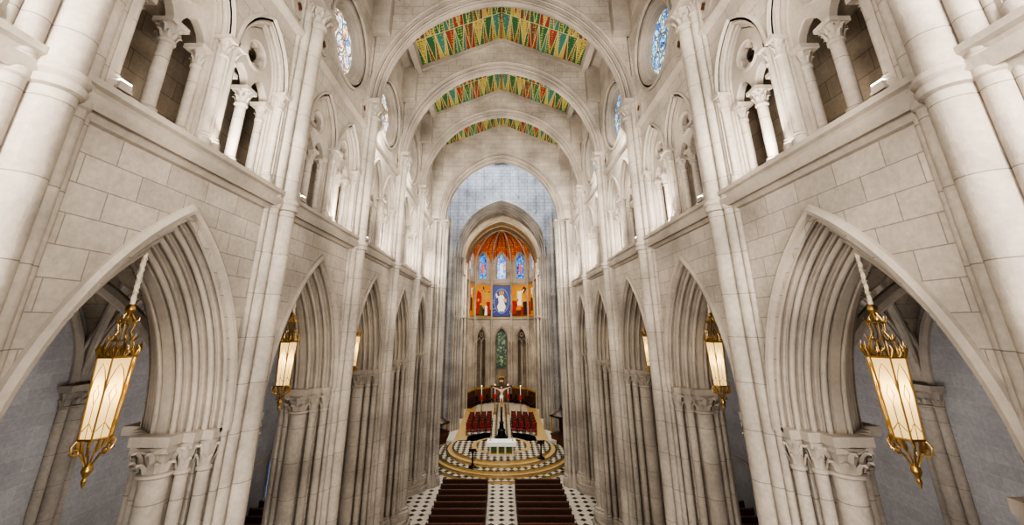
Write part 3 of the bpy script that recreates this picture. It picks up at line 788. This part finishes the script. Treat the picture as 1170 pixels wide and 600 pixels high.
J = [(0, 0, .95), (.02, -.03, 1.15), (0, -.03, 1.4), (0, -.02, 1.55), (-.02, -.08, 1.72), (-.02, -.08, 1.8),
     (-.2, 0, 1.47), (-.5, .05, 1.6), (-.82, .08, 1.72), (-.92, .08, 1.75), (.2, 0, 1.47), (.5, .05, 1.6), (.82, .08, 1.72), (.92, .08, 1.75),
     (-.1, 0, .88), (-.13, -.18, .5), (-.03, -.02, .1), (-.02, -.12, -.02), (.1, 0, .88), (.12, -.2, .5), (.03, -.04, .1), (.02, -.14, -.02)]
E = [(0, 1), (1, 2), (2, 3), (3, 4), (4, 5), (2, 6), (6, 7), (7, 8), (8, 9), (2, 10), (10, 11), (11, 12), (12, 13), (0, 14), (14, 15), (15, 16), (16, 17), (0, 18), (18, 19), (19, 20), (20, 21)]
Rr = [.14, .12, .16, .06, .1, .09, .08, .05, .035, .04, .08, .05, .035, .04, .1, .075, .045, .04, .1, .075, .045, .04]
skin('corpus', J, E, Rr, SKIN, emp, (0, -.17, 2.75))
mb = MB(); mb.lathe([(.13, .72), (.2, .78), (.19, .98), (.15, 1.03)], 0, 0, WHITE); mb.build('loincloth', (0, -.17, 2.75), world=False, parent=emp)

mb = MB()
def chair(x, y, ang):
    c = MB(); c.box(-.26, .26, -.25, .25, .40, .47, VELVET); c.box(-.26, .26, .22, .28, .4, 1.08, WOOD2); c.box(-.2, .2, .2, .22, .55, 1.0, VELVET)
    for a in (-.24, .24):
        for b in (-.22, .24): c.box(a-.025, a+.025, b-.025, b+.025, 0, .42 if b < 0 else 1.12, WOOD)
        c.box(a-.03, a+.03, -.24, .24, .64, .69, WOOD)
    ca, sa = cos(ang), sin(ang)
    mb.merge(c, lambda v: (x+v[0]*ca-v[1]*sa, y+v[0]*sa+v[1]*ca, v[2]+SF))
for row in range(5):
    for k in range(4):
        for sg in (-1, 1):
            chair(sg*(1.3+.64*k), 44.6+row*1.2-.16*k, sg*-.25)
mb.build('choir_chairs')
mb = MB()
for k in range(5):
    mf0, hl = paint[k]
    for j in range(3):
        u0 = -hl+.25+j*(2*hl-.5)/3; u1 = u0+(2*hl-.5)/3-.05
        def bx(ua, ub, wa, wb, za, zb2, m):
            vs = [mf0(u, z, w) for u in (ua, ub) for w in (wa, wb) for z in (za, zb2)]
            mb.add(vs, [(0, 1, 3, 2), (4, 6, 7, 5), (0, 4, 5, 1), (2, 3, 7, 6), (0, 2, 6, 4), (1, 5, 7, 3)], m)
        hh = 3.2 if (k == 2 and j == 1) else 1.9
        bx(u0, u1, -.5, -.42, SF, SF+hh, WOOD2); bx(u0, u1, -1.0, -.5, SF+.4, SF+.5, WOOD); bx(u0, u0+.06, -1.0, -.42, SF, SF+1.1, WOOD)
        bx(u0, u1, -.62, -.42, SF+hh-.05, SF+hh+.1, DGOLD); bx(u0+.2, u1-.2, -.53, -.5, SF+1.0, SF+hh-.3, BROWN)
mb.build('choir_stalls')
def candle(x, y, h=1):
    mb = MB(); mb.lathe([(.25, 0), (.25, .06), (.1, .15), (.05, .4), (.08, .6), (.04, .8), (.04, 1.5), (.09, 1.6), (.14, 1.7)], 0, 0, GOLD)
    mb.lathe([(.12, 1.7), (.17, 1.85), (.17, 2.2), (.1, 2.3)], 0, 0, RED); mb.lathe([(.05, 2.3), (.05, 3.2)], 0, 0, WHITE); mb.sphere((0, 0, 3.28), .05, plain('flame', (1, .8, .4), .5, emit=(1, .7, .3), es=4), 6, 1.6)
    mb.build('candle_stand', (x, y, SF+Z0), world=False)
for x, y in ((-2.4, 52.5), (2.3, 52.5), (-.8, 53.5), (.8, 53.5)): candle(x, y)
def throne(name, x, y, z, s_, h):
    mb = MB(); m = WOOD
    mb.box(-.9, .9, -.7, .7, 0, .25, m); mb.box(-.8, .8, -.6, .6, .25, 1.2, WOOD2); mb.box(-.86, .86, -.66, .66, 1.15, 1.28, m)
    for a in (-.75, .75):
        for b in (-.5, .5): mb.lathe([(.07, 1.28), (.09, 1.4), (.05, 1.6), (.05, h-1.0), (.1, h-.9)], a, b, DGOLD, 8)
    mb.box(-.75, .75, .45, .52, 1.28, h-.9, m); mb.box(-.2, .2, .38, .45, 1.6, h-1.2, DGOLD)
    mb.box(-.88, .88, -.66, .66, h-.9, h-.72, m); mb.lathe([(.9, h-.72), (.55, h-.45), (.2, h-.3), (.08, h), (.01, h+.2)], 0, 0, m, 8)
    o = mb.build(name, (x, y, z), world=False); o.rotation_euler = (0, 0, s_)
throne('pulpit', 5.75, 42.6, 0, -.9, 3.6)
throne('confessional', -6.2, 43.6, 0, .9, 2.8)

# ------------------------------------------------------------ hanging lanterns
def lantern():
    mb = MB()
    mb.lathe([(.03, 0), (.038, -.1), (.028, -.15), (.025, -.85), (.04, -.9), (.04, -1.0)], 0, 0, CREAM, 10)
    for k in range(9):
        z = -.06-.1*k
        mb.tube([(.04*cos(t)*(1 if k % 2 else .1), .04*cos(t)*(.1 if k % 2 else 1), z+.065*sin(t)) for t in [2*pi*j/8 for j in range(8)]], .014, CREAM, 5, True)
    mb.lathe([(.02, -.95), (.07, -1.0), (.08, -1.06), (.04, -1.12), (.02, -1.25)], 0, 0, GOLD, 12)
    n = 6; RT, RB = .265, .21; zt, zb_ = -1.84, -3.08
    H = lambda r, k, z, off=0.: (r*cos(2*pi*(k+off)/n), r*sin(2*pi*(k+off)/n), z)
    for k in range(n):
        mb.tube([(0.03*cos(2*pi*k/n), .03*sin(2*pi*k/n), -1.1), H(.12, k, -1.28), H(.09, k, -1.44), H(.16, k, -1.58), H(.20, k, -1.72), H(RT, k, zt)], .012, GOLD, 6)
        mb.tube([H(RT, k, zt), H(RB, k, zb_)], .014, GOLD, 6)
        mb.tube([H(RT, k, zt), H(RT, k+1, zt)], .02, GOLD, 6); mb.tube([H(RB, k, zb_), H(RB, k+1, zb_)], .02, GOLD, 6)
        mb.quad(H(RT-.012, k, zt), H(RT-.012, k+1, zt), H(RB-.012, k+1, zb_), H(RB-.012, k, zb_), LGL)
        def pp(u, t):
            a = Vector(H(RT, k, zt)).lerp(Vector(H(RT, k+1, zt)), u); b = Vector(H(RB, k, zb_)).lerp(Vector(H(RB, k+1, zb_)), u)
            return tuple(a.lerp(b, t))
        mb.tube([pp(.04, .42), pp(.12, .28), pp(.3, .16), pp(.5, .08), pp(.7, .16), pp(.88, .28), pp(.96, .42)], .007, GOLD, 5)
        mb.tube([pp(.3, .46), pp(.5, .34), pp(.7, .46), pp(.5, .58), pp(.3, .46)], .007, GOLD, 5)
        mb.tube([pp(.5, .58), pp(.5, 1)], .006, GOLD, 5)
        mb.tube([pp(.1, .9), pp(.5, .8), pp(.9, .9)], .008, GOLD, 5)
        for off in (0, .5):
            c = Vector(H(RT*(1 if off == 0 else .88), k, zt, off)); hh = .26 if off == 0 else .17
            dr = Vector((c.x, c.y, 0)).normalized(); tg = Vector((-dr.y, dr.x, 0))
            for sx in (-1, 0, 1):
                mb.tube([tuple(c+tg*sx*.015), tuple(c+tg*sx*.055+Vector((0, 0, hh*.5))+dr*.03), tuple(c+tg*sx*.03+Vector((0, 0, hh*(1 if sx == 0 else .75)))+dr*.02)], [.012, .018, .005], GOLD, 5)
        pth = [H(RB, k, zb_), H(RB+.06, k, zb_-.08), H(RB+.03, k, zb_-.2), H(RB-.07, k, zb_-.22), H(.06, k, zb_-.36), H(.03, k, zb_-.46)]
        mb.tube(pth, [.014, .018, .014, .014, .012, .012], GOLD, 6)
        cc = Vector(H(RB-.0, k, zb_-.17)); dr = Vector((cc.x, cc.y, 0)).normalized()
        mb.tube([tuple(cc+dr*(.07*cos(t)*(1-t/9))+Vector((0, 0, -.02+.07*sin(t)*(1-t/9)))) for t in [j*.7 for j in range(9)]], .011, GOLD, 5)
        c = Vector(H(RB, k, zb_, .5))
        mb.tube([tuple(c*1), (c.x*.9, c.y*.9, zb_-.12), (c.x*.7, c.y*.7, zb_-.2)], [.022, .028, .004], GOLD, 5)
    for z, r in ((-1.58, .16), (-1.28, .12)):
        mb.tube([(r*cos(2*pi*k/18), r*sin(2*pi*k/18), z) for k in range(18)], .013, GOLD, 6, True)
        for k in range(9):
            a = 2*pi*k/9; mb.tube([(r*cos(a), r*sin(a), z), (r*1.25*cos(a), r*1.25*sin(a), z+.05), (r*1.3*cos(a), r*1.3*sin(a), z+.11)], [.012, .016, .004], GOLD, 5)
    mb.poly([H(RB-.02, k, zb_+.01) for k in range(n)], LGL); mb.poly([H(RT-.02, k, zt-.01) for k in range(n)], GOLD)
    mb.lathe([(.02, zb_-.36), (.06, zb_-.41), (.075, zb_-.47), (.04, zb_-.54), (.02, zb_-.57), (.04, zb_-.61), (.025, zb_-.66), (.005, zb_-.72)], 0, 0, GOLD, 12)
    return mb
lm = lantern(); fl = None
for s in (-1, 1):
    for bi in range(1, len(PIERS)-1):
        yc = (PIERS[bi]+PIERS[bi+1])/2
        loc = (s*6.65, yc, Z0+1.3)
        if fl is None: fl = lm.build('hanging_lantern', loc, world=False)
        else: inst(fl, 'hanging_lantern', loc)
        if bi < 5:
            ld = bpy.data.lights.new('lantern_bulb', 'POINT'); ld.energy = 6; ld.color = (1, .70, .34); ld.shadow_soft_size = .04
            lo = bpy.data.objects.new('lantern_bulb', ld); lo.location = (loc[0], loc[1], loc[2]-2.35); col.objects.link(lo)

# ------------------------------------------------------------ lights
def area(name, loc, direction, e, sx, sy, c=(1, .95, .88), spread=180):
    ld = bpy.data.lights.new(name, 'AREA'); ld.shape = 'RECTANGLE'; ld.size = sx; ld.size_y = sy; ld.energy = e; ld.color = c
    ld.spread = radians(spread)
    o = bpy.data.objects.new(name, ld); o.location = (loc[0], loc[1], loc[2]+Z0)
    o.rotation_euler = Vector(direction).to_track_quat('-Z', 'Y').to_euler(); col.objects.link(o); return o
fm = MB(); fm.box(-.07, .07, -.12, .12, 0, .05, STS); fm.box(-.06, .06, -.10, .10, .05, .14, STS); fm.box(-.05, .05, -.09, .09, .14, .17, plain('lamp_face', (1, 1, 1), .5, emit=(1, .97, .9), es=14)); ff = None
for s in (-1, 1):
    for bi in range(len(PIERS)-1):
        yc = (PIERS[bi]+PIERS[bi+1])/2
        area('ledge_floodlight', (s*5.5, yc, 3.6), (-s*.55, .45, .7), 250, 2.0, .3)
        area('triforium_light', (s*7.3, yc, 3.55), (0, 0, 1), 42, 3.5, .25, (1, .90, .74))
        area('aisle_fill', (s*8.4, PIERS[bi]+.05, -4.0), (s, .15, .1), 95, .5, 1.5, (1, .98, .98))  # added fill behind each pier, faces outward to brighten the aisle wall
        loc = (s*5.88, PIERS[bi]+.85, Z0+3.42)
        if ff is None: ff = fm.build('floodlight', loc, world=False)
        else: inst(ff, 'floodlight', loc)
    for py in PIERS[3:]:
        area('vault_fill', (s*5.2, py+.8, 9.0), (-s*.5, .7, -.6), 330, .6, .6)  # added fill at the vault springing, no fixture there; lights the lower nave
    area('gallery_fill', (s*4.5, -.5, 3.0), (-s*.45, 1, -.25), 900, 1, 2)  # unseen fill pair behind the camera, not gallery fixtures
area('gallery_fill', (0, -1.5, 9.0), (0, 1, .15), 800, 8, 3)  # added upper fill behind the camera
area('gallery_fill', (0, -1.5, -4), (0, 1, -.25), 620, 6, 3)  # added low fill behind the camera for the arcades
area('crossing_skylight', (0, 39.5, 25.5), (0, .1, -1), 5200, 14, 10, (.86, .93, 1))
area('sanctuary_light', (0, YC2+2, 9.5), (0, 1, -.3), 560, 5, 1, (1, .9, .75))
area('sanctuary_light', (0, YC2+2.2, 6), (0, .6, -1), 1200, 5, 1, (1, .9, .74))
for x in (-1, 1): area('ambulatory_light', (x*6.8, AC+1, -1), (0, .1, -1), 120, 1, 1, (1, .82, .55))
sd = bpy.data.lights.new('rear_fill_sun', 'SUN'); sd.energy = .5; sd.angle = radians(35); sd.color = (1, .96, .9)  # added soft sun through the unbuilt rear end, evens light along the nave
so = bpy.data.objects.new('rear_fill_sun', sd); so.rotation_euler = Vector((.12, 1, -.18)).to_track_quat('-Z', 'Y').to_euler(); so.location = (0, -10, Z0+5); col.objects.link(so)
wd = bpy.data.worlds.new('World'); bpy.context.scene.world = wd; wd.use_nodes = True
wd.node_tree.nodes['Background'].inputs[0].default_value = (.95, .95, 1, 1); wd.node_tree.nodes['Background'].inputs[1].default_value = .6

# ------------------------------------------------------------ camera
F = 450.; PX, PY = 573., 228.; HY = 370.
cam = bpy.data.cameras.new('camera'); cam.sensor_width = 36; cam.lens = 36*F/1170
cam.shift_x = (585-PX)/1170; cam.shift_y = -(300-PY)/1170
co = bpy.data.objects.new('camera', cam); co.location = (0, 0, Z0)
co.rotation_euler = (pi/2+math.atan((HY-PY)/F), 0, 0); col.objects.link(co)
cam.clip_end = 300; cam.clip_start = .05
bpy.context.scene.camera = co
